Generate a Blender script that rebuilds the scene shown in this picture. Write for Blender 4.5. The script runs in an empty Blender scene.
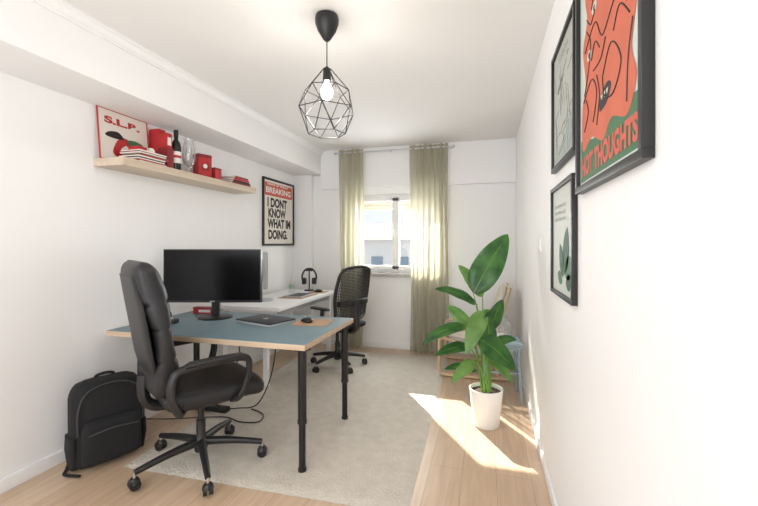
import bpy, bmesh, math, random
from mathutils import Vector, Matrix
random.seed(7)
S=bpy.context.scene
COL=S.collection
try:
    S.view_settings.view_transform='Standard'
except Exception: pass

# ---------------- materials ----------------
def mat(name,col,rough=.5,metal=0,emit=0,bump=0,bscale=50,var=0,vscale=8,**kw):
    m=bpy.data.materials.new(name); m.use_nodes=True
    nt=m.node_tree; b=nt.nodes['Principled BSDF']
    c=(*col,1)
    b.inputs['Base Color'].default_value=c
    b.inputs['Roughness'].default_value=rough
    b.inputs['Metallic'].default_value=metal
    if emit:
        b.inputs['Emission Color'].default_value=c; b.inputs['Emission Strength'].default_value=emit
    for k,v in kw.items(): b.inputs[k.replace('_',' ')].default_value=v
    tc=nt.nodes.new('ShaderNodeTexCoord')
    if var:
        n=nt.nodes.new('ShaderNodeTexNoise'); n.inputs['Scale'].default_value=vscale; n.inputs['Detail'].default_value=4
        r=nt.nodes.new('ShaderNodeValToRGB')
        r.color_ramp.elements[0].position=.3; r.color_ramp.elements[1].position=.7
        r.color_ramp.elements[0].color=(*[max(0,x*(1-var)) for x in col],1)
        r.color_ramp.elements[1].color=(*[min(1,x*(1+var)) for x in col],1)
        nt.links.new(tc.outputs['Object'],n.inputs['Vector']); nt.links.new(n.outputs['Fac'],r.inputs['Fac'])
        nt.links.new(r.outputs['Color'],b.inputs['Base Color'])
    if bump:
        n=nt.nodes.new('ShaderNodeTexNoise'); n.inputs['Scale'].default_value=bscale; n.inputs['Detail'].default_value=5
        bp=nt.nodes.new('ShaderNodeBump'); bp.inputs['Strength'].default_value=bump; bp.inputs['Distance'].default_value=.01
        nt.links.new(tc.outputs['Object'],n.inputs['Vector']); nt.links.new(n.outputs['Fac'],bp.inputs['Height'])
        nt.links.new(bp.outputs['Normal'],b.inputs['Normal'])
    return m
def wood(name,c1,c2,axis='Y',scale=6):
    m=mat(name,c1,.45); nt=m.node_tree; b=nt.nodes['Principled BSDF']
    tc=nt.nodes.new('ShaderNodeTexCoord'); mp=nt.nodes.new('ShaderNodeMapping')
    mp.inputs['Scale'].default_value={'X':(1,12,12),'Y':(12,1,12),'Z':(12,12,1)}[axis]
    n=nt.nodes.new('ShaderNodeTexNoise'); n.inputs['Scale'].default_value=scale/2; n.inputs['Detail'].default_value=5
    r=nt.nodes.new('ShaderNodeValToRGB'); r.color_ramp.elements[0].color=(*c1,1); r.color_ramp.elements[1].color=(*c2,1)
    r.color_ramp.elements[0].position=.3; r.color_ramp.elements[1].position=.7
    L=nt.links.new; L(tc.outputs['Object'],mp.inputs['Vector']); L(mp.outputs[0],n.inputs['Vector']); L(n.outputs['Fac'],r.inputs['Fac']); L(r.outputs['Color'],b.inputs['Base Color'])
    return m
WALL=mat('wall_paint',(.895,.893,.89),.7,bump=.03,bscale=90)
CEIL=mat('ceiling_paint',(.84,.83,.815),.8,bump=.02,bscale=90)
TRIM=mat('trim_white',(.88,.88,.88),.4)
BLK=mat('black_plastic',(.012,.012,.013),.42)
BLKM=mat('black_metal',(.015,.015,.016),.35,metal=.3)
LEATH=mat('black_leather',(.012,.012,.014),.42,bump=.25,bscale=120)
FABRIC=mat('black_fabric',(.009,.009,.010),.85,bump=.4,bscale=200)
SCREEN=mat('screen_glass',(.004,.004,.005),.2,Specular_IOR_Level=.2)
WHITE=mat('white_lacquer',(.85,.85,.85),.35)
GREYP=mat('grey_plastic',(.45,.46,.48),.4)
STEEL=mat('steel',(.6,.6,.62),.3,metal=.9)
TEAL=mat('desk_laminate',(.155,.23,.265),.45,var=.05,vscale=5)
PLY=wood('birch_edge',(.52,.38,.26),(.63,.49,.35),'X')
SHELF=wood('shelf_oak',(.56,.45,.34),(.65,.54,.42),'Y')
OAK=wood('chair_wood',(.58,.40,.23),(.70,.52,.33),'Z')
RED=mat('red_card',(.46,.02,.025),.4,var=.15,vscale=12)
DRED=mat('dark_red',(.25,.015,.02),.4,var=.2)
PAPER=mat('paper',(.80,.78,.73),.7)
TAN=mat('cork_mat',(.45,.28,.17),.8,bump=.2,var=.15,vscale=40)
INK=mat('ink',(.015,.015,.015),.6)
def srgb(r,g,b): 
    f=lambda c:(c/255/12.92) if c/255<=.04045 else ((c/255+.055)/1.055)**2.4
    return (f(r),f(g),f(b))
ORANGE=mat('ink_orange',srgb(206,104,76),.6,var=.08)
GREENI=mat('ink_green',srgb(66,112,76),.6)
DGREEN=mat('ink_dark_green',srgb(30,80,50),.6)
MINT=mat('print_pale',srgb(204,212,206),.6)
CORAL=mat('ink_coral',srgb(205,92,76),.6)
SOIL=mat('soil',(.06,.035,.02),.95,bump=.8,bscale=60,var=.4,vscale=60)
CERAM=mat('ceramic_white',(.85,.85,.83),.3)
STEM=mat('plant_stem',srgb(110,150,62),.5,var=.15)
def leafmat(n,a,b_):
    m=bpy.data.materials.new(n); m.use_nodes=True; nt=m.node_tree; nt.nodes.clear()
    o=nt.nodes.new('ShaderNodeOutputMaterial'); p=nt.nodes.new('ShaderNodeBsdfPrincipled'); t=nt.nodes.new('ShaderNodeBsdfTranslucent'); mx=nt.nodes.new('ShaderNodeMixShader')
    tc=nt.nodes.new('ShaderNodeTexCoord'); no=nt.nodes.new('ShaderNodeTexNoise'); no.inputs['Scale'].default_value=9
    r=nt.nodes.new('ShaderNodeValToRGB'); r.color_ramp.elements[0].color=(*a,1); r.color_ramp.elements[1].color=(*b_,1); r.color_ramp.elements[0].position=.35;r.color_ramp.elements[1].position=.65
    L=nt.links.new; L(tc.outputs['Object'],no.inputs['Vector']);L(no.outputs['Fac'],r.inputs['Fac']);L(r.outputs['Color'],p.inputs['Base Color']);L(r.outputs['Color'],t.inputs['Color'])
    p.inputs['Roughness'].default_value=.3; mx.inputs[0].default_value=.3
    L(p.outputs[0],mx.inputs[1]);L(t.outputs[0],mx.inputs[2]);L(mx.outputs[0],o.inputs[0]); return m
LEAF=leafmat('leaf_green',srgb(36,82,38),srgb(68,118,52))
LEAF2=leafmat('leaf_light_green',srgb(84,132,60),srgb(116,154,80))
def sheer():
    m=bpy.data.materials.new('sheer_curtain'); m.use_nodes=True; nt=m.node_tree; nt.nodes.clear()
    N=nt.nodes.new; L=nt.links.new
    o=N('ShaderNodeOutputMaterial'); d=N('ShaderNodeBsdfDiffuse'); t=N('ShaderNodeBsdfTranslucent'); tr=N('ShaderNodeBsdfTransparent'); a=N('ShaderNodeMixShader'); b=N('ShaderNodeMixShader')
    c=srgb(184,180,156); d.inputs[0].default_value=(*c,1); t.inputs[0].default_value=(*srgb(196,190,166),1)
    w=N('ShaderNodeTexNoise'); w.inputs['Scale'].default_value=120; mr=N('ShaderNodeMapRange'); mr.inputs['To Min'].default_value=.08; mr.inputs['To Max'].default_value=.38
    tc=N('ShaderNodeTexCoord'); L(tc.outputs['Object'],w.inputs['Vector']); L(w.outputs['Fac'],mr.inputs['Value'])
    a.inputs[0].default_value=.4; L(d.outputs[0],a.inputs[1]); L(t.outputs[0],a.inputs[2]); L(mr.outputs[0],b.inputs[0]); L(a.outputs[0],b.inputs[1]); L(tr.outputs[0],b.inputs[2]); L(b.outputs[0],o.inputs[0]); return m
SHEER=sheer()
def glassmat(n,base=.05,edge=.6):
    m=bpy.data.materials.new(n); m.use_nodes=True; nt=m.node_tree; nt.nodes.clear(); N=nt.nodes.new; L=nt.links.new
    o=N('ShaderNodeOutputMaterial'); g=N('ShaderNodeBsdfGlossy'); t=N('ShaderNodeBsdfTransparent'); x=N('ShaderNodeMixShader'); f=N('ShaderNodeLayerWeight'); f.inputs['Blend'].default_value=.5
    p=N('ShaderNodeMath'); p.operation='POWER'; p.inputs[1].default_value=3
    g.inputs['Roughness'].default_value=.03; ad=N('ShaderNodeMath'); ad.operation='MULTIPLY_ADD'; ad.inputs[1].default_value=edge; ad.inputs[2].default_value=base
    L(f.outputs['Facing'],p.inputs[0]); L(p.outputs[0],ad.inputs[0]); L(ad.outputs[0],x.inputs[0]); L(t.outputs[0],x.inputs[1]); L(g.outputs[0],x.inputs[2]); L(x.outputs[0],o.inputs[0]); return m
PANE=glassmat('window_pane',.02,.3)
def floormat():
    m=mat('oak_laminate',(.7,.5,.33),.32); nt=m.node_tree; b=nt.nodes['Principled BSDF']; N=nt.nodes.new; L=nt.links.new
    tc=N('ShaderNodeTexCoord'); mp=N('ShaderNodeMapping'); mp.inputs['Rotation'].default_value=(0,0,math.radians(90))
    br=N('ShaderNodeTexBrick'); br.offset=.37; br.inputs['Scale'].default_value=1; br.inputs['Brick Width'].default_value=1.3; br.inputs['Row Height'].default_value=.19; br.inputs['Mortar Size'].default_value=.0015; br.inputs['Mortar Smooth'].default_value=.2
    br.inputs['Color1'].default_value=(*srgb(212,186,160),1); br.inputs['Color2'].default_value=(*srgb(203,175,147),1); br.inputs['Mortar'].default_value=(*srgb(170,142,114),1)
    L(tc.outputs['Object'],mp.inputs['Vector']); L(mp.outputs[0],br.inputs['Vector'])
    m2=N('ShaderNodeMapping'); m2.inputs['Scale'].default_value=(22,1.6,1); n=N('ShaderNodeTexNoise'); n.inputs['Scale'].default_value=1.5; n.inputs['Detail'].default_value=6; n.inputs['Distortion'].default_value=.6
    L(tc.outputs['Object'],m2.inputs['Vector']); L(m2.outputs[0],n.inputs['Vector'])
    r=N('ShaderNodeValToRGB'); r.color_ramp.elements[0].color=(.82,.80,.78,1); r.color_ramp.elements[1].color=(1,1,1,1); r.color_ramp.elements[0].position=.3; r.color_ramp.elements[1].position=.65
    L(n.outputs['Fac'],r.inputs['Fac']); mx=N('ShaderNodeMix'); mx.data_type='RGBA'; mx.blend_type='MULTIPLY'; mx.inputs[0].default_value=1
    L(br.outputs['Color'],mx.inputs[6]); L(r.outputs['Color'],mx.inputs[7]); L(mx.outputs[2],b.inputs['Base Color']); return m
FLOOR=floormat()
RUG=mat('rug_wool',srgb(206,198,186),.95,bump=1.0,bscale=70,var=.07,vscale=14)

# ---------------- mesh helpers ----------------
def obj(name,bm,m,smooth=True,loc=(0,0,0)):
    me=bpy.data.meshes.new(name); bm.normal_update(); bm.to_mesh(me); bm.free()
    if m: me.materials.append(m)
    if smooth:
        for p in me.polygons: p.use_smooth=True
        try: me.set_sharp_from_angle(angle=math.radians(40))
        except Exception: pass
    o=bpy.data.objects.new(name,me); COL.objects.link(o); o.location=loc; return o
def box(name,lo,hi,m,bev=0,seg=2):
    bm=bmesh.new(); bmesh.ops.create_cube(bm,size=1)
    c=[(a+b)/2 for a,b in zip(lo,hi)]; s=[b-a for a,b in zip(lo,hi)]
    for v in bm.verts: v.co=Vector([v.co[i]*s[i] for i in range(3)])
    if bev: bmesh.ops.bevel(bm,geom=bm.edges[:],offset=bev,segments=seg,affect='EDGES',profile=.7)
    return obj(name,bm,m,True,c)
def cyl(name,p1,p2,r1,m,r2=None,n=24):
    r2=r1 if r2 is None else r2
    p1=Vector(p1);p2=Vector(p2);d=p2-p1
    bm=bmesh.new(); bmesh.ops.create_cone(bm,cap_ends=True,segments=n,radius1=r1,radius2=r2,depth=d.length)
    q=d.to_track_quat('Z','Y').to_matrix().to_4x4(); bmesh.ops.transform(bm,matrix=q,verts=bm.verts)
    return obj(name,bm,m,True,(p1+p2)/2)
def lathe(name,prof,m,loc=(0,0,0),n=40):
    bm=bmesh.new(); rings=[]
    for r,z in prof:
        rings.append([bm.verts.new((max(r,1e-4)*math.cos(2*math.pi*i/n),max(r,1e-4)*math.sin(2*math.pi*i/n),z)) for i in range(n)])
    for a,b in zip(rings,rings[1:]):
        for i in range(n): bm.faces.new((a[i],a[(i+1)%n],b[(i+1)%n],b[i]))
    bmesh.ops.remove_doubles(bm,verts=bm.verts,dist=2e-4)
    return obj(name,bm,m,True,loc)
def cat(pts,k=8,closed=False):
    P=[Vector(p) for p in pts]; n=len(P); out=[]
    rng=range(n if closed else n-1)
    for i in rng:
        if closed: a,b,c,d=P[(i-1)%n],P[i],P[(i+1)%n],P[(i+2)%n]
        else: a,b,c,d=P[max(i-1,0)],P[i],P[i+1],P[min(i+2,n-1)]
        for j in range(k):
            t=j/k; out.append(.5*((2*b)+(c-a)*t+(2*a-5*b+4*c-d)*t*t+(3*b-a-3*c+d)*t**3))
    if not closed: out.append(P[-1])
    return out
def tube(name,pts,r,m,smooth=True,k=6,n=10,closed=False,r2=None,flat=1.0):
    P=cat(pts,k,closed) if smooth else [Vector(p) for p in pts]
    bm=bmesh.new(); rings=[]; N=len(P); up=None
    for i,p in enumerate(P):
        if closed: t=(P[(i+1)%N]-P[i-1]).normalized()
        else: t=(P[min(i+1,N-1)]-P[max(i-1,0)]).normalized()
        if up is None: up=Vector((0,0,1)) if abs(t.z)<.9 else Vector((1,0,0))
        s=t.cross(up); 
        if s.length<1e-4: s=t.orthogonal()
        s.normalize(); up=s.cross(t).normalized()
        rr=r if r2 is None else r+(r2-r)*i/(N-1)
        rings.append([bm.verts.new(p+s*rr*flat*math.cos(2*math.pi*j/n)+up*rr*math.sin(2*math.pi*j/n)) for j in range(n)])
    M=N if closed else N-1
    for i in range(M):
        a=rings[i];b=rings[(i+1)%N]
        for j in range(n): bm.faces.new((a[j],a[(j+1)%n],b[(j+1)%n],b[j]))
    if not closed: bm.faces.new(rings[0][::-1]); bm.faces.new(rings[-1])
    bmesh.ops.recalc_face_normals(bm,faces=bm.faces)
    return obj(name,bm,m)
def loft(name,secs,m,n=36,e=.45):
    """secs: (center,a,b,U,V)"""
    bm=bmesh.new(); rings=[]
    for c,a,b,U,V in secs:
        c=Vector(c);U=Vector(U);V=Vector(V); ring=[]
        for j in range(n):
            th=2*math.pi*j/n; cs,sn=math.cos(th),math.sin(th)
            ring.append(bm.verts.new(c+U*a*math.copysign(abs(cs)**e,cs)+V*b*math.copysign(abs(sn)**e,sn)))
        rings.append(ring)
    for a,b in zip(rings,rings[1:]):
        for j in range(n): bm.faces.new((a[j],a[(j+1)%n],b[(j+1)%n],b[j]))
    bm.faces.new(rings[0][::-1]); bm.faces.new(rings[-1])
    bmesh.ops.recalc_face_normals(bm,faces=bm.faces)
    return obj(name,bm,m)
def group(name,parts,loc=(0,0,0),rotz=0,mtx=None):
    e=bpy.data.objects.new(name,None); COL.objects.link(e); e.empty_display_size=.1
    if mtx is not None: e.matrix_world=mtx
    else: e.location=loc; e.rotation_euler=(0,0,rotz)
    for p in parts: p.parent=e
    return e
def poly2(name,pts,z,m,smooth=False,k=6):
    P=[(p[0],p[1],z) for p in pts]
    if smooth: P=cat(P,k,True)
    bm=bmesh.new(); f=bm.faces.new([bm.verts.new(p) for p in P]); bmesh.ops.triangulate(bm,faces=[f])
    bm.normal_update()
    for f in bm.faces:
        if f.normal.z<0: f.normal_flip()
    return obj(name,bm,m,False)
def text(name,s,x,y,z,size,m,w=None,bold=.0,align='LEFT'):
    c=bpy.data.curves.new(name,'FONT'); c.body=s; c.size=size; c.align_x=align; c.offset=bold
    o=bpy.data.objects.new(name,c); COL.objects.link(o); bpy.context.view_layer.update()
    me=bpy.data.meshes.new_from_object(o.evaluated_get(bpy.context.evaluated_depsgraph_get())); bpy.data.objects.remove(o)
    me.materials.clear(); me.materials.append(m)
    o=bpy.data.objects.new(name,me); COL.objects.link(o)
    xs=[v.co.x for v in me.vertices]; sc=1
    if w and xs: sc=w/(max(xs)-min(xs))
    x0=min(xs) if xs else 0
    for v in me.vertices: v.co=Vector(((v.co.x-x0)*sc,v.co.y,0))
    o.location=(x,y,z); return o
def frame_mtx(origin,xd,yd):
    X=Vector(xd);Y=Vector(yd);Z=X.cross(Y); M=Matrix((X,Y,Z)).transposed().to_4x4(); M.translation=Vector(origin); return M

# ---------------- room ----------------
XL,XR,YB,YR,H=-2.5,.335,4.865,-1.3,2.56
box('floor',(XL-.15,YR,-.1),(XR+.15,YB+.2,0),FLOOR)
box('ceiling',(XL-.15,YR,H),(XR+.15,YB+.2,H+.1),CEIL)
box('wall_left',(XL-.15,YR,0),(XL,YB+.2,H),WALL)
box('wall_right',(XR,YR,0),(XR+.15,YB+.2,H),WALL)
WX0,WX1,WZ0,WZ1=-1.74,-.55,.96,1.97
b1=box('below',(XL,YB,0),(XR,YB+.2,WZ0),WALL); b2=box('above',(XL,YB,WZ1),(XR,YB+.2,H),WALL)
b3=box('side_a',(XL,YB,WZ0),(WX0,YB+.2,WZ1),WALL); b4=box('side_b',(WX1,YB,WZ0),(XR,YB+.2,WZ1),WALL)
group('wall_back',[b1,b2,b3,b4])
box('trim_beam_left',(XL,YR,2.25),(-2.11,YB,H),WALL,.004)
box('trim_column_corner',(XL,4.79,0),(-2.24,YB,2.25),WALL,.004)
box('trim_soffit_back',(-2.11,4.80,2.05),(XR,YB,H),WALL,.004)
def crown(name,p0,p1,dx,dy):
    prof=[(0,0),(.05,0),(.05,-.012),(.035,-.02),(.02,-.045),(.012,-.05),(.012,-.06),(0,-.06)]
    bm=bmesh.new(); A=[];B=[]
    for a,z in prof:
        A.append(bm.verts.new((p0[0]+dx*a,p0[1]+dy*a,H+z))); B.append(bm.verts.new((p1[0]+dx*a,p1[1]+dy*a,H+z)))
    n=len(prof)
    for i in range(n): bm.faces.new((A[i],A[(i+1)%n],B[(i+1)%n],B[i]))
    bm.faces.new(A);bm.faces.new(B[::-1]); bmesh.ops.recalc_face_normals(bm,faces=bm.faces); return obj(name,bm,TRIM,False)
crown('trim_crown_left',(-2.11,YR),(-2.11,4.80),1,0)
box('baseboard_left',(XL,YR,0),(XL+.014,4.79,.075),TRIM,.004)
box('baseboard_right',(XR-.012,YR,0),(XR,YB,.065),TRIM,.004)
box('baseboard_back',(-2.24,YB-.014,0),(XR-.014,YB,.075),TRIM,.004)

# window
wp=[]
fy0,fy1=YB+.06,YB+.12
t=.045
wp+= [box('frame_l',(WX0,fy0,WZ0),(WX0+t,fy1,WZ1),WHITE,.004),box('frame_r',(WX1-t,fy0,WZ0),(WX1,fy1,WZ1),WHITE,.004),
      box('frame_b',(WX0,fy0,WZ0),(WX1,fy1,WZ0+t),WHITE,.004),box('frame_t',(WX0,fy0,WZ1-t),(WX1,fy1,WZ1),WHITE,.004)]
mxm=-1.12
for i,(a,b) in enumerate([(WX0+t,mxm),(mxm,WX1-t)]):
    s=.045
    wp+=[box(f'sash{i}_l',(a,fy0-.02,WZ0+t),(a+s,fy1-.02,WZ1-t),WHITE,.005),box(f'sash{i}_r',(b-s,fy0-.02,WZ0+t),(b,fy1-.02,WZ1-t),WHITE,.005),
         box(f'sash{i}_b',(a,fy0-.02,WZ0+t),(b,fy1-.02,WZ0+t+s),WHITE,.005),box(f'sash{i}_t',(a,fy0-.02,WZ1-t-s),(b,fy1-.02,WZ1-t),WHITE,.005),
         box(f'pane{i}',(a+s,fy0+.01,WZ0+t+s),(b-s,fy0+.014,WZ1-t-s),PANE)]
wp.append(box('handle',(mxm-.03,fy0-.05,1.42),(mxm-.012,fy0-.02,1.52),WHITE,.005))
SLAT=mat('shutter_slat',srgb(196,188,166),.6)
for i in range(4):
    wp.append(box(f'shutter_slat_{i}',(WX0+.01,fy1+.02,WZ1-.064-i*.042),(WX1-.01,fy1+.032,WZ1-.026-i*.042),SLAT,.004))
group('window_1',wp)
box('window_sill',(WX0-.03,YB-.06,WZ0-.035),(WX1+.03,YB+.06,WZ0),mat('marble_sill',(.50,.48,.45),.3,var=.15,vscale=10),.006)

# outside buildings
BP=mat('facade',(.74,.72,.69),.9); BR=mat('roof_tile',(.40,.31,.28),.9); BW=mat('facade_window',(.25,.31,.38),.3)
pp=[box('block',(-7.5,16,-9),(-2.9,20,1.5),BP),box('block_b',(-14,24,-9),(2,28,2.7),mat('facade_c',(.8,.79,.77),.9)),box('block_c',(-2.9,18,-9),(0.5,21,2.2),mat('facade_b',(.55,.60,.66),.9))]
bm=bmesh.new()
vs=[bm.verts.new(p) for p in [(-7.7,15.8,1.5),(-2.7,15.8,1.5),(-2.7,20.2,1.5),(-7.7,20.2,1.5),(-6.2,18,2.3),(-4.2,18,2.3)]]
for f in [(0,1,5,4),(1,2,5),(2,3,4,5),(3,0,4),(0,3,2,1)]: bm.faces.new([vs[i] for i in f])
pp.append(obj('roof',bm,BR,False))
for i in range(4):
    for j in range(2): pp.append(box(f'w{i}{j}',(-6.9+i*1.1,15.96,-.1-j*2.6),(-6.4+i*1.1,16.0,.8-j*2.6),BW))
for i in range(8): pp.append(box(f'v{i}',(-7+i*1.1,23.96,1.2),(-6.4+i*1.1,24.0,2.1),BW))
group('neighbour_building',pp)

# curtains
def curtain(name,x0,x1,y,z0,z1,folds,seed):
    nx=folds*10; nz=30; bm=bmesh.new(); g=[]
    for j in range(nz+1):
        row=[]; tz=j/nz
        for i in range(nx+1):
            u=i/nx; k=u*folds; a=2*math.pi*k
            amp=.032*(1-.35*tz)+.006*math.sin(k*1.7+seed+tz*2)
            xx=x0+(x1-x0)*(u+.012*math.sin(a*.5+tz*3))
            row.append(bm.verts.new((xx+.008*math.sin(tz*5+k),y+amp*math.sin(a)+.012*math.sin(tz*4+k*2.3),z0+(z1-z0)*tz)))
        g.append(row)
    for j in range(nz):
        for i in range(nx): bm.faces.new((g[j][i],g[j][i+1],g[j+1][i+1],g[j+1][i]))
    return obj(name,bm,SHEER)
curtain('sheer_curtain',-1.81,-1.49,4.71,.012,2.53,5,1)
curtain('sheer_curtain.001',-.895,-.43,4.71,.012,2.53,7,2)
rp=[cyl('rod',(-1.86,4.71,2.49),(-.38,4.71,2.49),.009,STEEL),lathe('finial_l',[(0,-.02),(.018,0),(0,.02)],STEEL,(-1.87,4.71,2.49)),lathe('finial_r',[(0,-.02),(.018,0),(0,.02)],STEEL,(-.37,4.71,2.49))]
for x in (-1.83,-1.15,-.40): rp.append(cyl('bracket',(x,4.80,2.49),(x,4.71,2.49),.006,STEEL))
group('curtain_rod',rp)

# rug
bm=bmesh.new(); 
bmesh.ops.create_grid(bm,x_segments=60,y_segments=80,size=.5)
for v in bm.verts:
    x,y=v.co.x,v.co.y; edge=min(.5-abs(x),.5-abs(y))
    v.co=Vector((x*1.72,y*2.74,.012 if edge>.004 else .001))
rug=obj('area_rug',bm,RUG); rug.location=(-1.26,3.24,0); rug.rotation_euler=(0,0,math.radians(1.2))

# ---------------- blue desk ----------------
DZ=.76
p=[box('top_core',(-2.42,2.02,DZ-.034),(-.985,2.86,DZ-.003),PLY,.002),box('top_laminate',(-2.416,2.024,DZ-.004),(-.989,2.856,DZ),TEAL,.0015)]
for i,(x,y) in enumerate([(-1.03,2.08),(-1.03,2.79),(-2.36,2.24),(-2.36,2.79)]):
    p+=[cyl(f'leg_{i+1}_upper',(x,y,.30),(x,y,DZ-.04),.025,BLKM),cyl(f'leg_{i+1}_lower',(x,y,.014),(x,y,.32),.02,BLKM),cyl(f'leg_{i+1}_foot',(x,y,.013),(x,y,.03),.024,BLK),cyl(f'leg_{i+1}_plate',(x,y,DZ-.042),(x,y,DZ-.034),.05,BLKM)]
    p.append(cyl(f'leg_{i+1}_collar',(x,y,.29),(x,y,.31),.028,BLK))
group('computer_desk',p)
# white desk
p=[box('top',(-2.46,3.16,.72),(-1.79,4.55,.755),WHITE,.004)]
for i,(x,y) in enumerate([(-1.97,3.24),(-1.86,4.47),(-2.40,3.24),(-2.40,4.47)]):
    p.append(box(f'leg_{i+1}',(x-.022,y-.022,.013),(x+.022,y+.022,.72),WHITE,.004))
p+=[box('apron_f',(-1.87,3.24,.66),(-1.85,4.47,.72),GREYP),box('apron_b',(-2.41,3.24,.64),(-2.39,4.47,.72),WHITE),box('foot_rail',(-2.40,3.23,.66),(-1.86,3.25,.72),WHITE)]
group('writing_desk',p)

# ---------------- chairs ----------------
def starbase(R,zh=.14,hub=.035,rr=.022,start=0,colm=BLK):
    parts=[]
    for i in range(5):
        a=start+2*math.pi*i/5; c,s=math.cos(a),math.sin(a)
        parts.append(tube(f'spoke_{i+1}',[(c*.02,s*.02,zh-.01),(c*R*.5,s*R*.5,zh-.022),(c*R,s*R,zh-.05)],rr+.004,colm,r2=rr*.7,n=12))
        cx,cy=c*R,s*R
        parts.append(cyl(f'caster_{i+1}_pin',(cx,cy,.05),(cx,cy,zh-.05),.008,STEEL))
        ax=Vector((-s,c,0)); 
        for k in (-1,1):
            q=Vector((cx,cy,.028)); parts.append(cyl(f'caster_{i+1}_wheel{k}',q+ax*k*.006,q+ax*k*.024,.028,BLK))
        parts.append(lathe(f'caster_{i+1}_hood',[(0,.064),(.02,.06),(.028,.045),(.03,.035)],BLK,(cx,cy,0)))
    parts.append(lathe('hub',[(0,.07),(hub,.075),(hub+.006,.12),(hub,zh+.01),(.026,zh+.03),(.026,.26),(.018,.265),(.018,.40),(0,.40)],colm))
    return parts
def sm(t): return math.sqrt(max(0,1-(1-t)**2))
def exec_chair(name,loc,rz):
    P=starbase(.355,start=math.radians(60))
    P.append(box('mechanism',(-.10,-.13,.385),(.10,.13,.42),BLK,.01))
    P.append(cyl('lever',(.08,.02,.40),(.26,.03,.395),.006,BLK))
    secs=[]
    for i in range(25):
        t=i/24; y=-.25+.56*t; e=min(t,1-t)/.12; f=sm(min(1,e))
        g=1-.05*math.exp(-((t-.72)/.02)**2)
        secs.append(((0,y,.475-.012*math.sin(t*math.pi)+ (-.02*max(0,(t-.8)/.2))),(.20+.06*f),(.012+.05*f)*g,(1,0,0),(0,0,1)))
    P.append(loft('seat_cushion',secs,LEATH,e=.55))
    P.append(loft('seat_shell',[((0,-.2,.42),.2,.012,(1,0,0),(0,0,1)),((0,.2,.42),.21,.012,(1,0,0),(0,0,1))],BLK))
    secs=[]; K=60
    for i in range(K+1):
        t=i/K; z=.50+.725*t; y=-.225-.12*t+.03*math.sin(t*math.pi)
        e=min(t/.08,1); e2=min((1-t)/.09,1); f=min(sm(e),sm(e2))
        seam=sum(math.exp(-((t-s)/.013)**2) for s in (.28,.52,.70))
        hw=.215+.045*math.sin(min(1,t*1.35)*math.pi*.75)
        if t>.7: hw-=.015*(t-.7)/.3
        th=.058+.014*math.sin(t*math.pi*3+.6)
        secs.append(((0,y,z),(hw-.05)+.05*f,(.006+th*f)*(1-.22*seam),(1,0,0),Vector((0,1,.16)).normalized()))
    P.append(loft('back_cushion',secs,LEATH,e=.6))
    P.append(loft('back_shell',[((0,-.265,.52),.15,.012,(1,0,0),(0,1,.15)),((0,-.30,.70),.22,.02,(1,0,0),(0,1,.15)),((0,-.35,1.0),.22,.02,(1,0,0),(0,1,.15)),((0,-.385,1.15),.18,.01,(1,0,0),(0,1,.15))],LEATH,e=.6))
    P.append(tube('back_bracket',[(0,-.1,.40),(0,-.24,.41),(0,-.30,.47),(0,-.305,.60)],.03,BLK,flat=1.3))
    for s in (-1,1):
        x=.29*s
        P.append(tube(f'arm_loop_{s}',[(x*.8,-.17,.425),(x,-.20,.44),(x,-.235,.53),(x,-.225,.63),(x,-.17,.665),(x,0,.675),(x,.13,.672),(x,.175,.64),(x,.165,.55),(x,.12,.45),(x*.8,.10,.425)],.016,BLK,flat=1.4,n=12))
        P.append(loft(f'arm_pad_{s}',[((x,-.17,.678),.02,.006,(1,0,0),(0,0,1)),((x,-.14,.684),.03,.014,(1,0,0),(0,0,1)),((x,.0,.686),.032,.014,(1,0,0),(0,0,1)),((x,.13,.684),.03,.014,(1,0,0),(0,0,1)),((x,.165,.676),.02,.006,(1,0,0),(0,0,1))],BLK,e=.7))
    return group(name,P,loc,rz)
exec_chair('office_chair',(-1.66,2.0,.013),math.radians(-33))

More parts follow.
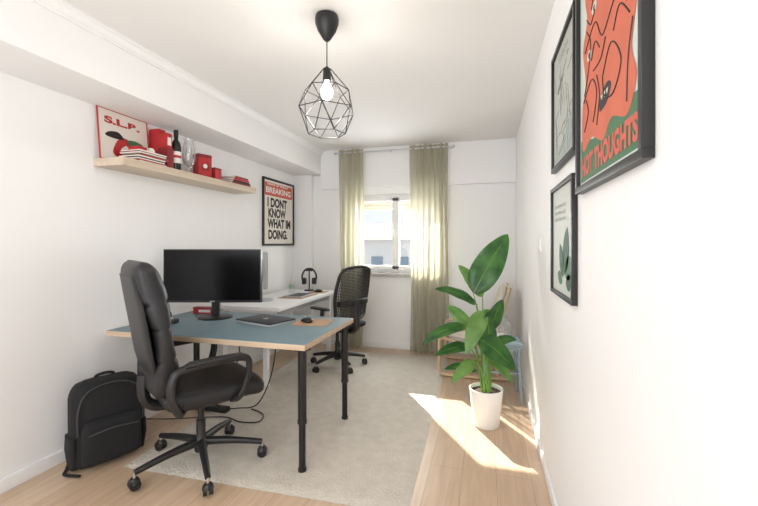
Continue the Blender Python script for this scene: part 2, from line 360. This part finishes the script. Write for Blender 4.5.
def mesh_chair(name,loc,rz):
    P=starbase(.30,start=math.radians(36))
    P.append(box('mechanism',(-.09,-.12,.385),(.09,.10,.42),BLK,.01))
    secs=[]
    for i in range(21):
        t=i/20; y=-.23+.48*t; f=sm(min(1,min(t,1-t)/.14))
        secs.append(((0,y,.455-.02*max(0,(t-.75)/.25)),.19+.055*f,.01+.03*f,(1,0,0),(0,0,1)))
    P.append(loft('seat_cushion',secs,FABRIC,e=.6))
    def bp(u,v):
        z=.56+.50*v; y=-.25-.09*v*v+.05*u*u
        hw=.20+.035*math.sin(v*math.pi)
        return Vector((u*hw,y,z))
    per=[]
    for v in [0,.15,.35,.55,.75,.9]: per.append(bp(1,v))
    per.append(bp(.85,1)); per.append(bp(.4,1.04)); per.append(bp(0,1.05)); per.append(bp(-.4,1.04)); per.append(bp(-.85,1))
    for v in [.9,.75,.55,.35,.15,0]: per.append(bp(-1,v))
    per.append(bp(-.5,-.06)); per.append(bp(0,-.08)); per.append(bp(.5,-.06))
    P.append(tube('back_frame',per,.016,BLK,closed=True,k=5))
    bm=bmesh.new(); nu,nv=26,34; g=[[bm.verts.new(bp(-1+2*i/nu,-.03+1.05*j/nv)) for i in range(nu+1)] for j in range(nv+1)]
    for j in range(nv):
        for i in range(nu): bm.faces.new((g[j][i],g[j][i+1],g[j+1][i+1],g[j+1][i]))
    net=obj('back_mesh',bm,BLK,False); w=net.modifiers.new('w','WIREFRAME'); w.thickness=.0105; w.use_even_offset=False
    P.append(net)
    P.append(loft('lumbar',[(bp(-.9,.3)+Vector((0,-.02,0)),.02,.03,(0,1,0),(0,0,1)),(bp(0,.3)+Vector((0,-.02,0)),.014,.035,(0,1,0),(0,0,1)),(bp(.9,.3)+Vector((0,-.02,0)),.02,.03,(0,1,0),(0,0,1))],BLK,e=.8))
    P.append(tube('back_stem',[(0,-.08,.40),(0,-.22,.40),(0,-.30,.46),(0,-.29,.60),(0,-.29,.72)],.022,BLK,flat=1.5))
    for s in (-1,1):
        x=.27*s
        P.append(tube(f'arm_post_{s}',[(x*.6,-.02,.41),(x*.95,-.03,.42),(x,-.05,.50),(x,-.07,.64)],.016,BLK,flat=1.5))
        P.append(loft(f'arm_pad_{s}',[((x,-.17,.652),.015,.006,(1,0,0),(0,0,1)),((x,-.14,.655),.034,.014,(1,0,0),(0,0,1)),((x,.08,.655),.036,.014,(1,0,0),(0,0,1)),((x,.11,.652),.015,.006,(1,0,0),(0,0,1))],BLK,e=.7))
    return group(name,P,loc,rz)
mesh_chair('mesh_office_chair',(-1.55,3.97,.013),math.radians(64))

# ---------------- backpack ----------------
P=[]
secs=[]
for i in range(31):
    t=i/30; z=.004+.50*t; f=sm(min(1,t/.08)); g=sm(min(1,(1-t)/.22))
    secs.append(((0,-.0-.02*t,z),(.13+.06*f)*(.62+.38*g),(.05+.05*f)*(.35+.65*g)*(1-.12*t),(1,0,0),(0,1,0)))
P.append(loft('body',secs,FABRIC,e=.6))
secs=[]
for i in range(17):
    t=i/16; z=.03+.26*t; f=sm(min(1,min(t/.12,(1-t)/.2)))
    secs.append(((0,.095,z),.10+.055*f,.008+.035*f,(1,0,0),(0,1,0)))
P.append(loft('front_pocket',secs,FABRIC,e=.6))
GZ=mat('zip_grey',(.05,.05,.055),.5)
P.append(tube('zip_arch',[(-.17,.085,.22),(-.168,.083,.36),(-.12,.072,.455),(0,.065,.485),(.12,.072,.455),(.168,.083,.36),(.17,.085,.22)],.004,GZ))
P.append(tube('zip_pocket',[(-.13,.136,.22),(0,.142,.235),(.13,.136,.22)],.004,GZ))
P.append(tube('handle',[(-.05,-.05,.485),(-.045,-.05,.51),(0,-.05,.518),(.045,-.05,.51),(.05,-.05,.485)],.009,FABRIC))
for s in (-1,1):
    P.append(tube(f'strap_{s}',[(s*.06,-.07,.49),(s*.09,-.10,.42),(s*.13,-.11,.25),(s*.16,-.10,.08),(s*.17,-.07,.03)],.012,FABRIC,flat=2))
    P.append(loft(f'side_pocket_{s}',[((s*.175,0,.02),.02,.06,(1,0,0),(0,1,0)),((s*.185,0,.12),.022,.07,(1,0,0),(0,1,0)),((s*.185,0,.2),.018,.068,(1,0,0),(0,1,0))],FABRIC,e=.7))
P.append(tube('loose_strap',[(.17,-.06,.05),(.20,0,.02),(.22,.05,.012),(.17,.13,.012)],.006,FABRIC,flat=1.8))
bk=group('backpack',P,(-2.27,1.905,.002),math.radians(-114))

# ---------------- monitors ----------------
def monitor(name,loc,rz,w,h,zb,back=BLK,fr=.125,th=.03,stripe=None):
    P=[box('panel',(-w/2,-.012,zb),(w/2,th,zb+h),back,.006),box('screen',(-w/2+.008,-.014,zb+.02),(w/2-.008,-.0115,zb+h-.008),SCREEN),
       box('rear_bulge',(-w*.3,th,zb+h*.2),(w*.3,th+.025,zb+h*.8),back,.01),
       box('chin_mark',(-.02,-.0135,zb+.006),(.02,-.0118,zb+.013),GREYP),
       box('neck',(-.03,.045,.012),(.03,.075,zb+h*.5),back,.006)]
    P.append(lathe('foot',[(0,.0),(fr,.0),(fr+.002,.005),(fr-.005,.011),(.03,.016),(0,.016)],back,(0,.05,0)))
    return group(name,P,loc,rz)
monitor('computer_monitor',(-2.01,2.55,DZ),math.radians(15.3),.742,.405,.125)
monitor('desktop_monitor',(-2.18,3.58,.755),math.radians(122),.42,.36,.13,back=GREYP)
# desk clutter
P=[box('base',(-.18,-.125,0),(.18,.125,.012),GREYP,.004),box('lid',(-.18,-.125,.0135),(.18,.125,.022),mat('laptop_lid',(.03,.032,.036),.5),.003),
   cyl('hinge',(-.14,.122,.012),(.14,.122,.012),.006,BLK),cyl('lid_logo',(0,0,.0221),(0,0,.0226),.02,GREYP)]
group('laptop',P,(-1.56,2.56,DZ),math.radians(-18))
pad=box('desk_mat',(-.13,-.12,0),(.13,.12,.004),TAN,.0015); pad.location=(-1.21,2.62,DZ+.002); pad.rotation_euler=(0,0,math.radians(8))
def mouse(name,loc,rz):
    secs=[((0,-.05+.1*i/12,.004+.014*math.sin(math.pi*(.15+.75*i/12))),.012+.019*sm(min(1,min(i/12,1-i/12)/.3)),.004+.013*math.sin(math.pi*min(1,max(0,(.08+.84*i/12)))),(1,0,0),(0,0,1)) for i in range(13)]
    g=group(name,[loft('shell',secs,BLK,e=.8),cyl('wheel',(-.003,.025,.032),(.003,.025,.032),.006,GREYP)],loc,rz); return g
mouse('computer_mouse',(-1.25,2.60,DZ+.004),math.radians(60))
P=[box('body',(-.1,-.03,0),(.1,.03,.045),RED,.006),box('lid',(-.102,-.032,.045),(.102,.032,.052),DRED,.003),box('label',(-.05,-.0305,.012),(.05,-.0301,.034),PAPER)]
group('pencil_case',P,(-2.22,2.74,DZ),.15)
P=[lathe('body',[(0,0),(.035,0),(.038,.01),(.038,.085),(.034,.085),(.034,.012),(0,.012)],BLK),tube('handle',[(.037,0,.07),(.06,0,.065),(.062,0,.035),(.037,0,.02)],.005,BLK)]
group('coffee_mug',P,(-2.30,2.36,DZ),.4)
P=[box('case',(-.045,-.03,0),(.045,.03,.03),BLK,.008),cyl('dial',(0,0,.03),(0,0,.04),.018,GREYP)]
group('desk_speaker',P,(-2.19,2.33,DZ),.2)
# white desk items
pad=box('desk_mat.001',(-.14,-.22,0),(.14,.22,.004),TAN,.0015); pad.location=(-2.00,3.95,.757)
P=[box('base',(-.11,-.15,0),(.11,.15,.012),GREYP,.004),box('keys',(-.06,-.13,.0115),(.09,.13,.014),BLK,.001)]
group('compact_keyboard',P,(-2.00,3.95,.7595),.0)
pad=box('desk_mat.002',(-.1,-.09,0),(.1,.09,.004),TAN,.0015); pad.location=(-1.92,4.32,.757)
mouse('computer_mouse.001',(-1.92,4.30,.7595),math.radians(80))
P=[lathe('bottle_body',[(0,0),(.03,0),(.033,.01),(.033,.12),(.025,.15),(.013,.165),(.013,.185),(0,.185)],glassmat('pet',.15)),cyl('cap',(0,0,.185),(0,0,.205),.015,WHITE),cyl('label',(0,0,.05),(0,0,.10),.0335,mat('label_green',srgb(150,180,160),.5))]
group('water_bottle',P,(-2.20,4.17,.755))
P=[cyl('stand_base',(0,0,0),(0,0,.012),.06,BLK),cyl('stand_pole',(0,0,.01),(0,0,.25),.008,BLK),tube('stand_top',[(-.04,0,.245),(0,0,.255),(.04,0,.245)],.01,BLK),
   tube('headband',[(-.08,0,.12),(-.085,0,.19),(-.05,0,.255),(0,0,.272),(.05,0,.255),(.085,0,.19),(.08,0,.12)],.011,BLK)]
for s in (-1,1):
    P.append(cyl(f'ear_cup_{s}',(s*.05,0,.12),(s*.085,0,.12),.042,BLK)); P.append(cyl(f'ear_pad_{s}',(s*.035,0,.12),(s*.052,0,.12),.038,LEATH))
group('headphones',P,(-2.10,4.43,.755),math.radians(20))

# cables under desk
P=[tube('cable_a',[(-1.62,2.76,.72),(-1.62,2.80,.5),(-1.66,2.78,.25),(-1.75,2.74,.06),(-1.9,2.70,.03),(-2.0,2.66,.03)],.005,BLK),
   tube('cable_b',[(-2.0,2.76,.72),(-1.95,2.80,.45),(-2.05,2.78,.2),(-2.2,2.74,.025),(-2.25,2.68,.03)],.005,BLK)]
P.append(box('power_strip',(-2.25,2.62,.014),(-1.95,2.68,.05),BLK,.006))
group('power_cables',P)
tube('floor_cable',[(-2.46,2.35,.03),(-2.30,2.42,.018),(-2.1,2.50,.018),(-1.9,2.56,.018),(-1.75,2.52,.018),(-1.62,2.56,.018),(-1.66,2.68,.018),(-1.8,2.74,.018)],.0045,BLK,k=10)

# ---------------- shelf ----------------
box('wall_shelf',(XL,2.0,1.842),(-2.25,3.51,1.895),SHELF,.003)
SZ=1.896
def framed(name,M,w,h,fw,fd,fm,bg,art,mount=None):
    P=[box('bottom',(0,0,0),(w,fw,fd),fm,.002),box('top',(0,h-fw,0),(w,h,fd),fm,.002),box('left',(0,fw,0),(fw,h-fw,fd),fm,.002),box('right',(w-fw,fw,0),(w,h-fw,fd),fm,.002),
       box('print',(fw,fw,0),(w-fw,h-fw,fd*.45),bg)]
    P+=art(fd*.45+.0008)
    return group(name,P,mtx=M)
CREAM=mat('print_cream',srgb(228,222,212),.6)
def art_slb(z):
    a=[text('lettering','S.L.B.',.05,.26,z,.062,RED,.28,.003),
       poly2('bird_body',[(.10,.06),(.14,.15),(.20,.18),(.27,.15),(.30,.09),(.25,.04),(.16,.03)],z,RED,True),
       poly2('bird_wing',[(.05,.17),(.12,.16),(.19,.17),(.15,.21),(.08,.20)],z+.0005,INK,True),
       poly2('bird_wing2',[(.22,.17),(.29,.18),(.35,.16),(.30,.13),(.24,.14)],z+.0005,GREENI,True),
       poly2('shield',[(.17,.05),(.24,.05),(.245,.10),(.205,.13),(.165,.10)],z+.001,PAPER)]
    return a
tl=math.radians(5)
M=frame_mtx((XL+.037,2.01,SZ+.002),(0,1,0),(-math.sin(tl),0,math.cos(tl)))
framed('leaning_print',M,.40,.355,.006,.01,RED,CREAM,art_slb)
P=[]; cols=[PAPER,RED,PAPER,INK,PAPER,RED,mat('mag_brown',srgb(120,85,60),.5),PAPER,DRED,PAPER]
z=SZ
for i in range(10):
    h=.007+.0035*random.random(); dx=random.uniform(-.006,.006); dy=random.uniform(-.02,.02)
    P.append(box(f'magazine_{i}',(-2.435+dx,2.14+dy,z),(-2.265+dx,2.37+dy,z+h),cols[i],.001)); z+=h
P.append(box('small_box',(-2.41,2.18,z),(-2.32,2.25,z+.035),RED,.002)); P.append(lathe('ball',[(0,0),(.02,.005),(.028,.025),(.02,.045),(0,.05)],PAPER,(-2.35,2.31,z)))
group('magazine_stack',P)
P=[box('box_a',(-2.48,2.425,SZ),(-2.39,2.49,SZ+.31),RED,.003),box('box_b',(-2.385,2.412,SZ),(-2.30,2.475,SZ+.16),DRED,.003),box('box_c',(-2.385,2.415,SZ+.16),(-2.31,2.47,SZ+.27),RED,.002),box('tag',(-2.3105,2.425,SZ+.18),(-2.309,2.46,SZ+.24),PAPER)]
group('red_gift_boxes',P)
GB=mat('bottle_glass',(.01,.018,.012),.12)
P=[lathe('glass',[(0,0),(.034,0),(.037,.008),(.037,.19),(.03,.22),(.015,.245),(.0135,.30),(.016,.302),(.016,.318),(0,.318)],GB),
   cyl('label',(0,0,.06),(0,0,.15),.0376,PAPER),cyl('capsule',(0,0,.265),(0,0,.32),.0166,INK),cyl('label_band',(0,0,.10),(0,0,.12),.038,RED)]
group('wine_bottle',P,(-2.33,2.53,SZ))
P=[lathe('glass',[(0,0),(.04,0),(.042,.006),(.015,.02),(.014,.05),(.035,.09),(.05,.15),(.046,.22),(.035,.27),(.042,.295),(.039,.295),(.032,.27),(.043,.22),(.047,.15),(.032,.093),(0,.06)],glassmat('cut_glass',.12,.8))]
for i in range(8):
    a=i*math.pi/4; P.append(tube(f'cut_{i}',[(.036*math.cos(a),.036*math.sin(a),.09),(.051*math.cos(a+.2),.051*math.sin(a+.2),.15),(.046*math.cos(a+.4),.046*math.sin(a+.4),.22)],.0014,GREYP))
group('glass_vase',P,(-2.35,2.69,SZ))
def tin(name,x,y,w,d,h,rz,m):
    P=[box('body',(-d/2,-w/2,0),(d/2,w/2,h),m,.003),box('label',(d/2-.001,-w*.3,h*.3),(d/2+.0008,w*.3,h*.6),DRED),box('lid',(-d/2-.001,-w/2-.001,h*.86),(d/2+.001,w/2+.001,h+.001),DRED,.003),
       cyl('emblem',(d/2,0,h*.5),(d/2+.0016,0,h*.5),min(w,h)*.16,PAPER)]
    return group(name,P,(x,y,SZ),rz)
tin('red_tin_box',-2.36,2.86,.12,.09,.20,math.radians(-20),RED)
P=[lathe('cup',[(0,0),(.03,0),(.034,.09),(.031,.09),(.028,.006),(0,.006)],RED),tube('handle',[(0,.032,.075),(0,.052,.07),(0,.050,.03),(0,.03,.02)],.004,RED)]
group('red_mug',P,(-2.31,2.985,SZ))
tin('red_tin_box.001',-2.41,3.09,.09,.07,.13,0,RED)
P=[];z=SZ
for i,(m,h) in enumerate([(DRED,.022),(INK,.016),(RED,.022),(DRED,.016)]):
    P.append(box(f'book_{i}',(-2.44+.006*i,3.17+.01*i,z),(-2.28+.004*i,3.46-.02*i,z+h),m,.002)); P.append(box(f'pages_{i}',(-2.43+.006*i,3.168+.01*i,z+.003),(-2.285+.004*i,3.3,z+h-.003),PAPER)); z+=h
group('book_stack',P)

# ---------------- wall posters ----------------
PBLK=mat('frame_black',(.012,.012,.012),.4)
def art_break(z):
    w,h=.75,.80
    a=[poly2('red_band',[(.045,.60),(w-.045,.60),(w-.045,h-.045),(.045,h-.045)],z,CORAL)]
    a.append(text('head','BREAKING',.07,.635,z+.0006,.095,PAPER,.60,.003))
    a.append(text('sub','NEWS OF TODAY',.10,.725,z+.0006,.035,PAPER,.5,.001))
    for i,(s,y,ww) in enumerate([('I DONT',.47,.47),('KNOW',.345,.42),('WHAT IM',.22,.56),('DOING.',.085,.46)]):
        a.append(text(f'line_{i}',s,.10+.02*(i%2),y,z+.0006,.145,INK,ww,.007))
    return a
framed('breaking_news_poster',frame_mtx((XL+.001,4.015,1.31),(0,1,0),(0,0,1)),.75,.805,.024,.022,PBLK,CREAM,art_break)

def art_big(z):
    w,h=.625,.86
    Z=z
    a=[poly2('band',[(.035,.035),(w-.035,.035),(w-.035,.16),(.4,.18),(.2,.15),(.035,.18)],Z,GREENI),
       poly2('figure',[(.065,.14),(.055,.28),(.10,.36),(.065,.48),(.12,.56),(.095,.64),(.15,.70),(.14,.78),(.21,.81),(.26,.74),(.34,.76),(.38,.81),(.48,.80),(.51,.72),(.55,.60),(.51,.50),(.565,.40),(.53,.28),(.56,.20),(.50,.13),(.38,.16),(.30,.12),(.18,.16)],Z+.0006,ORANGE,True)]
    a.append(text('caption','HOT THOUGHTS',.05,.055,Z+.0012,.085,CORAL,.52,.004))
    k=0
    lines=[[(.08,.30),(.18,.34),(.24,.28),(.20,.2)],[(.14,.62),(.22,.58),(.30,.63),(.27,.70)],[(.34,.74),(.36,.62),(.46,.60)],[(.10,.46),(.22,.50),(.30,.42),(.42,.46),(.50,.40)],[(.30,.30),(.38,.36),(.46,.28),(.40,.22),(.32,.24),(.30,.30)],[(.18,.40),(.22,.44),(.27,.40)],[(.38,.52),(.44,.55),(.48,.51)],[(.22,.78),(.24,.66),(.18,.56)],
      [(.09,.32),(.14,.38),(.17,.46),(.12,.52)],[(.28,.74),(.30,.70),(.26,.64),(.32,.58)],[(.20,.36),(.28,.36),(.33,.40)],[(.09,.2),(.14,.25),(.11,.30)],[(.42,.79),(.41,.72),(.46,.68),(.50,.70)],[(.24,.18),(.27,.26),(.24,.33)],[(.50,.16),(.51,.26),(.54,.34)],[(.40,.38),(.45,.42),(.52,.36)],[(.12,.56),(.17,.52),(.22,.54)]]
    for pts in lines:
        a.append(tube(f'line_{k}',[(x,y,Z+.001) for x,y in pts],.0022,INK,n=6)); k+=1
    for c in [(.21,.55),(.38,.60),(.15,.43)]:
        a.append(poly2(f'eye_{k}',[(c[0]+.028*math.cos(q*.785),c[1]+.016*math.sin(q*.785)) for q in range(8)],Z+.0014,MINT,True)); 
        a.append(poly2(f'pupil_{k}',[(c[0]+.009*math.cos(q*.785),c[1]+.009*math.sin(q*.785)) for q in range(8)],Z+.002,INK,True)); k+=1
    a.append(poly2('mouth',[(.27,.21),(.34,.215),(.38,.25),(.34,.27),(.28,.25)],Z+.001,INK,True))
    for q in range(3): a.append(poly2(f'tooth_{q}',[(.285+q*.025,.25),(.303+q*.025,.252),(.294+q*.025,.235)],Z+.0016,PAPER))
    a.append(poly2('sky_gap',[(.30,.72),(.34,.73),(.33,.66),(.31,.62)],Z+.001,MINT,True))
    return a
framed('illustrated_poster',frame_mtx((XR-.001,1.547,1.507),(0,-1,0),(0,0,1)),.625,.86,.022,.025,PBLK,MINT,art_big)
GREYPR=mat('print_grey',srgb(180,183,177),.6)
GREYI=mat('ink_grey',srgb(132,137,131),.6)
def art_mid(z):
    a=[]; r=random.Random(3); w,h=.516,.56
    for i in range(38):
        x=r.uniform(.07,.42); y=r.uniform(.06,.44); pts=[]
        ang=r.choice([.25,.25+1.57,.25+3.14,.25-1.57]); st=r.uniform(.02,.04)
        for j in range(5):
            pts.append((min(.48,max(.035,x)),min(.45,max(.035,y)),z)); x+=st*math.cos(ang); y+=st*math.sin(ang); ang+=r.uniform(-.15,.15)
        a.append(tube(f'street_{i}',pts,.0009,GREYI,n=5,k=2))
    a.append(poly2('river',[(.04,.06),(.14,.10),(.24,.09),(.36,.16),(.475,.15),(.475,.04),(.36,.04),(.25,.04),(.14,.04),(.04,.04)],z,mat('map_river',srgb(160,170,166),.6)))
    a.append(text('title','LISBOA',.16,.475,z,.04,GREYI,.2))
    return a
framed('line_art_print',frame_mtx((XR-.001,2.108,1.677),(0,-1,0),(0,0,1)),.516,.56,.02,.022,PBLK,GREYPR,art_mid)
def art_small(z):
    a=[]
    def lf(n,cx,cy,L,W,ang,m):
        pts=[]
        for i in range(9): t=i/8; pts.append((t*L,W*math.sin(math.pi*t)**.8))
        for i in range(7,0,-1): t=i/8; pts.append((t*L,-W*math.sin(math.pi*t)**.8))
        ca,sa=math.cos(ang),math.sin(ang)
        return poly2(n,[(cx+x*ca-y*sa,cy+x*sa+y*ca) for x,y in pts],z,m)
    a.append(lf('leaf_a',.30,.10,.22,.065,1.25,DGREEN));a.append(lf('leaf_b',.32,.10,.15,.05,.5,GREENI));a.append(lf('leaf_c',.28,.09,.17,.05,2.1,DGREEN))
    for i in range(3): a.append(text(f'caption_{i}','MONSTERA DELI',.07,.40-.03*i,z,.022,GREYI,.26))
    a.append(lf('leaf_d',.26,.07,.12,.03,2.9,GREENI)); a.append(lf('leaf_e',.33,.07,.12,.035,.1,DGREEN)); return a
framed('botanical_print',frame_mtx((XR-.001,2.13,1.095),(0,-1,0),(0,0,1)),.505,.505,.018,.022,PBLK,mat('print_grey_b',srgb(200,203,196),.6),art_small)
P=[box('plate',(XR-.008,2.64,1.28),(XR,2.72,1.36),WHITE,.003),box('rocker',(XR-.012,2.652,1.292),(XR-.007,2.708,1.348),WHITE,.002)]
group('light_switch',P)

# ---------------- pendant lamp ----------------
px,py=-.828,1.966
P=[lathe('canopy',[(0,H-.135),(.012,H-.135),(.022,H-.125),(.03,H-.112),(.05,H-.08),(.062,H-.045),(.064,H-.02),(.058,H-.001),(0,H-.001)],BLK,(px,py,0)),
   cyl('cord',(px,py,2.27),(px,py,H-.13),.003,BLK),
   lathe('socket',[(0,2.29),(.008,2.285),(.02,2.27),(.022,2.215),(.018,2.21),(0,2.21)],BLK,(px,py,0))]
BULB=mat('bulb_glow',(1,.93,.82),.3,emit=12)
P.append(lathe('bulb',[(0,2.215),(.013,2.212),(.014,2.20),(.03,2.165),(.033,2.145),(.026,2.122),(.012,2.11),(0,2.107)],BULB,(px,py,0)))
rings=[(.022,2.272,0,6),(.118,2.16,0,6),(.155,2.05,30,6),(.10,1.925,0,6)]
V=[]
for r,z,off,n in rings: V.append([Vector((px+r*math.cos(math.radians(off+14+i*360/n)),py+r*math.sin(math.radians(off+14+i*360/n)),z)) for i in range(n)])
E=[]
for i in range(6):
    E+=[(V[0][i],V[0][(i+1)%6]),(V[0][i],V[1][i]),(V[1][i],V[1][(i+1)%6]),(V[1][i],V[2][i]),(V[1][i],V[2][i-1]),(V[2][i],V[2][(i+1)%6]),(V[2][i],V[3][i]),(V[2][i-1],V[3][i]),(V[3][i],V[3][(i+1)%6])]
for k,(a,b) in enumerate(E): P.append(cyl(f'wire_{k}',a,b,.0026,BLKM,n=8))
group('pendant_lamp',P)
l=bpy.data.lights.new('bulb_light','POINT'); l.energy=10; l.color=(1,.94,.86); l.shadow_soft_size=.04
lo=bpy.data.objects.new('pendant_bulb_light',l); COL.objects.link(lo); lo.location=(px,py,2.07)

# ---------------- plant ----------------
def leafmesh(name,P0,P1,P2,W,n,m,tear=0):
    P0,P1,P2=map(Vector,(P0,P1,P2)); n=Vector(n).normalized(); bm=bmesh.new(); rows=[]; K=18
    for i in range(K+1):
        t=i/K; p=(1-t)**2*P0+2*t*(1-t)*P1+t*t*P2; tg=(2*(1-t)*(P1-P0)+2*t*(P2-P1)).normalized()
        s=tg.cross(n); s.normalize(); nn=s.cross(tg).normalized()
        w=W*(math.sin(math.pi*min(1,(t**.75)))**.65)*(1-.12*t); w=max(w,.0008)
        row=[]
        for j in range(-3,4):
            u=j/3; row.append(bm.verts.new(p+s*w*u+nn*(abs(u)*w*.28-.25*w*u*u*abs(u)+.06*w*math.sin(t*16+j)*abs(u))))
        rows.append(row)
    for a,b in zip(rows,rows[1:]):
        for j in range(6): bm.faces.new((a[j],a[j+1],b[j+1],b[j]))
    return obj(name,bm,m)
P=[lathe('pot',[(0,0),(.088,0),(.094,.006),(.120,.262),(.122,.27),(.117,.274),(.110,.27),(.107,.24),(0,.24)],CERAM),lathe('soil',[(0,.25),(.108,.247)],SOIL)]
k=136.0
def uv(x,y,v=0): return Vector(((x-486)/k,v,(427-y)/k))
LV=[
 ((474,296),(510,236),.02,.05,.115,(-.35,-1,.15),.03,0),
 ((484,300),(461,268),.04,.10,.06,(.3,-1,.6),.04,1),
 ((476,306),(433,290),-.02,-.08,.05,(.1,-.8,.9),.06,0),
 ((482,312),(462,352),-.05,-.14,.07,(-.4,-1,.3),.05,1),
 ((465,328),(421,343),-.02,-.10,.055,(-.1,-.7,.9),.07,0),
 ((476,338),(508,366),-.08,-.16,.09,(.2,-1,.5),.05,0),
 ((470,350),(435,358),.02,.0,.05,(0,-.8,.9),.05,0),
 ((474,362),(448,380),-.04,-.12,.05,(-.3,-.9,.6),.04,1),
 ((492,334),(508,304),.06,.12,.06,(.2,-1,.3),.02,0),
 ((472,334),(450,310),.05,.12,.055,(-.2,-1,.5),.03,1),
 ((490,360),(510,382),.0,-.06,.045,(.2,-.9,.6),.04,1),
 ((476,372),(443,369),-.02,-.06,.04,(0,-.7,.9),.05,0),
 ((488,348),(484,312),-.06,-.08,.065,(.3,-1,.2),.0,0),
 ((496,348),(519,344),.03,.05,.04,(.1,-.8,.8),.05,0),
 ((482,330),(500,318),.1,.16,.06,(.1,-1,.3),.03,1),
]
for i,(b,t,vb,vt,W,n,bend,li) in enumerate(LV):
    P0=uv(*b,vb);P2=uv(*t,vt);P1=(P0+P2)/2+Vector((0,0,bend))
    P.append(leafmesh(f'leaf_{i}',P0,P1,P2,W,n,LEAF2 if li else LEAF))
    P.append(tube(f'midrib_{i}',[P0,P0*.25+P1*.5+P2*.25,P0*.05+P1*.25+P2*.7],.004,STEM,r2=.0015,n=6))
    a=i*2.4; s=Vector((.03*math.cos(a),.03*math.sin(a),.245)); mid=s.lerp(P0,.55)+Vector((0,0,.04)); mid.x*=.8
    P.append(tube(f'stem_{i}',[s,mid,P0],.007,STEM,r2=.0035,n=8))
group('potted_plant',P,(.0,2.99,.0),math.radians(15.27))

# ---------------- side table + jar ----------------
BLU=mat('pale_blue_paint',srgb(150,172,184),.4)
P=[box('top',(-.16,-.16,.48),(.16,.16,.50),BLU,.006),box('apron',(-.14,-.14,.44),(.14,.14,.48),BLU,.004)]
for i,(a,b) in enumerate([(-1,-1),(1,-1),(1,1),(-1,1)]): P.append(cyl(f'leg_{i+1}',(a*.125,b*.125,.45),(a*.145,b*.145,0),.014,BLU,.010))
P.append(box('stretcher_a',(-.14,-.008,.2),(.14,.008,.216),BLU,.002))
group('side_table',P,(.13,3.58,0),math.radians(4))
P=[lathe('glass',[(0,0),(.06,0),(.085,.02),(.10,.07),(.095,.13),(.06,.17),(.05,.18),(.055,.20),(.05,.20),(.045,.18),(.055,.165),(.09,.125),(.095,.07),(.08,.024),(0,.01)],glassmat('jar_glass',.10,.8))]
for i in range(14):
    a=random.random()*6.28; r=random.random()*.05; P.append(lathe(f'pebble_{i}',[(0,-.012),(.012,-.006),(.014,0),(.01,.008),(0,.011)],CERAM,(r*math.cos(a),r*math.sin(a),.03+.02*random.random()),n=10))
group('glass_terrarium',P,(.12,3.56,.50))

# ---------------- wooden armchair ----------------
P=[]
for s,y in ((0,-.31),(1,.31)):
    P.append(tube(f'side_frame_{s}',[(.28,y,.02),(.05,y,.018),(-.30,y,.018),(-.37,y,.05),(-.375,y,.20),(-.37,y,.40),(-.32,y,.455),(-.1,y,.48),(.12,y,.48)],.016,OAK,flat=1.7,k=8))
    yy=y*.84
    P.append(tube(f'seat_rail_{s}',[(-.36,yy,.38),(-.1,yy,.32),(.08,yy,.31),(.16,yy,.40),(.24,yy,.65),(.31,yy,.90)],.014,OAK,flat=1.7,k=8))
    P.append(cyl(f'back_strut_{s}',(.12,y,.48),(.235,yy,.63),.013,OAK)); P.append(cyl(f'rear_leg_{s}',(.20,y,.02),(.12,yy,.32),.013,OAK))
for i,(x,z) in enumerate([(-.35,.375),(0,.31),(.3,.88),(.24,.62)]): P.append(cyl(f'cross_{i}',(x,-.31 if i==0 else -.26,z),(x,.31 if i==0 else .26,z),.011,OAK))
CUSH=mat('linen_cushion',srgb(214,208,196),.9,bump=.3,bscale=150)
path=cat([(-.37,0,.43),(-.1,0,.375),(.04,0,.38),(.11,0,.46),(.19,0,.68),(.26,0,.90)],6)
secs=[]
for i,pt in enumerate(path):
    tg=(path[min(i+1,len(path)-1)]-path[max(i-1,0)]).normalized(); t=i/(len(path)-1); f=sm(min(1,min(t,1-t)/.06))
    secs.append((pt,.19+.05*f,.012+.026*f,(0,1,0),tg.cross(Vector((0,1,0)))))
P.append(loft('cushion',secs,CUSH,e=.6))
group('wooden_armchair',P,(-.08,4.29,0),math.radians(0))

# ---------------- light ----------------
w=bpy.data.worlds.new('world'); S.world=w; w.use_nodes=True
bg=w.node_tree.nodes['Background']; bg.inputs[0].default_value=(.88,.94,1,1); bg.inputs[1].default_value=1.05
sl=bpy.data.lights.new('sun','SUN'); sl.energy=18; sl.angle=math.radians(.6); sl.color=(1,.94,.85)
so=bpy.data.objects.new('sun',sl); COL.objects.link(so); so.location=(-5,12,8)
so.rotation_euler=Vector((1.20,-1.88,-1.30)).to_track_quat('-Z','Y').to_euler()
def area(name,loc,d,sx,sy,e,col=(1,1,1)):
    l=bpy.data.lights.new(name,'AREA'); l.shape='RECTANGLE'; l.size=sx; l.size_y=sy; l.energy=e; l.color=col
    o=bpy.data.objects.new(name,l); COL.objects.link(o); o.location=loc; o.rotation_euler=Vector(d).to_track_quat('-Z','Y').to_euler(); return o
area('rear_fill',(-1.1,-1.15,1.5),(0,1,.05),2.4,2.0,56,(1,.995,.99))  # added fill behind the camera to brighten the room, not a real lamp
area('window_skylight',(-1.2,YB+.35,1.5),(.1,-1,-.15),1.0,1.0,60,(.95,.98,1))

# ---------------- camera ----------------
c=bpy.data.cameras.new('cam'); co=bpy.data.objects.new('camera',c); COL.objects.link(co); S.camera=co
co.location=(0,0,1.33); co.rotation_euler=(math.radians(90),0,math.radians(15.27)); c.sensor_width=36; c.lens=392/758*36; c.shift_y=-9/758; c.clip_start=.02
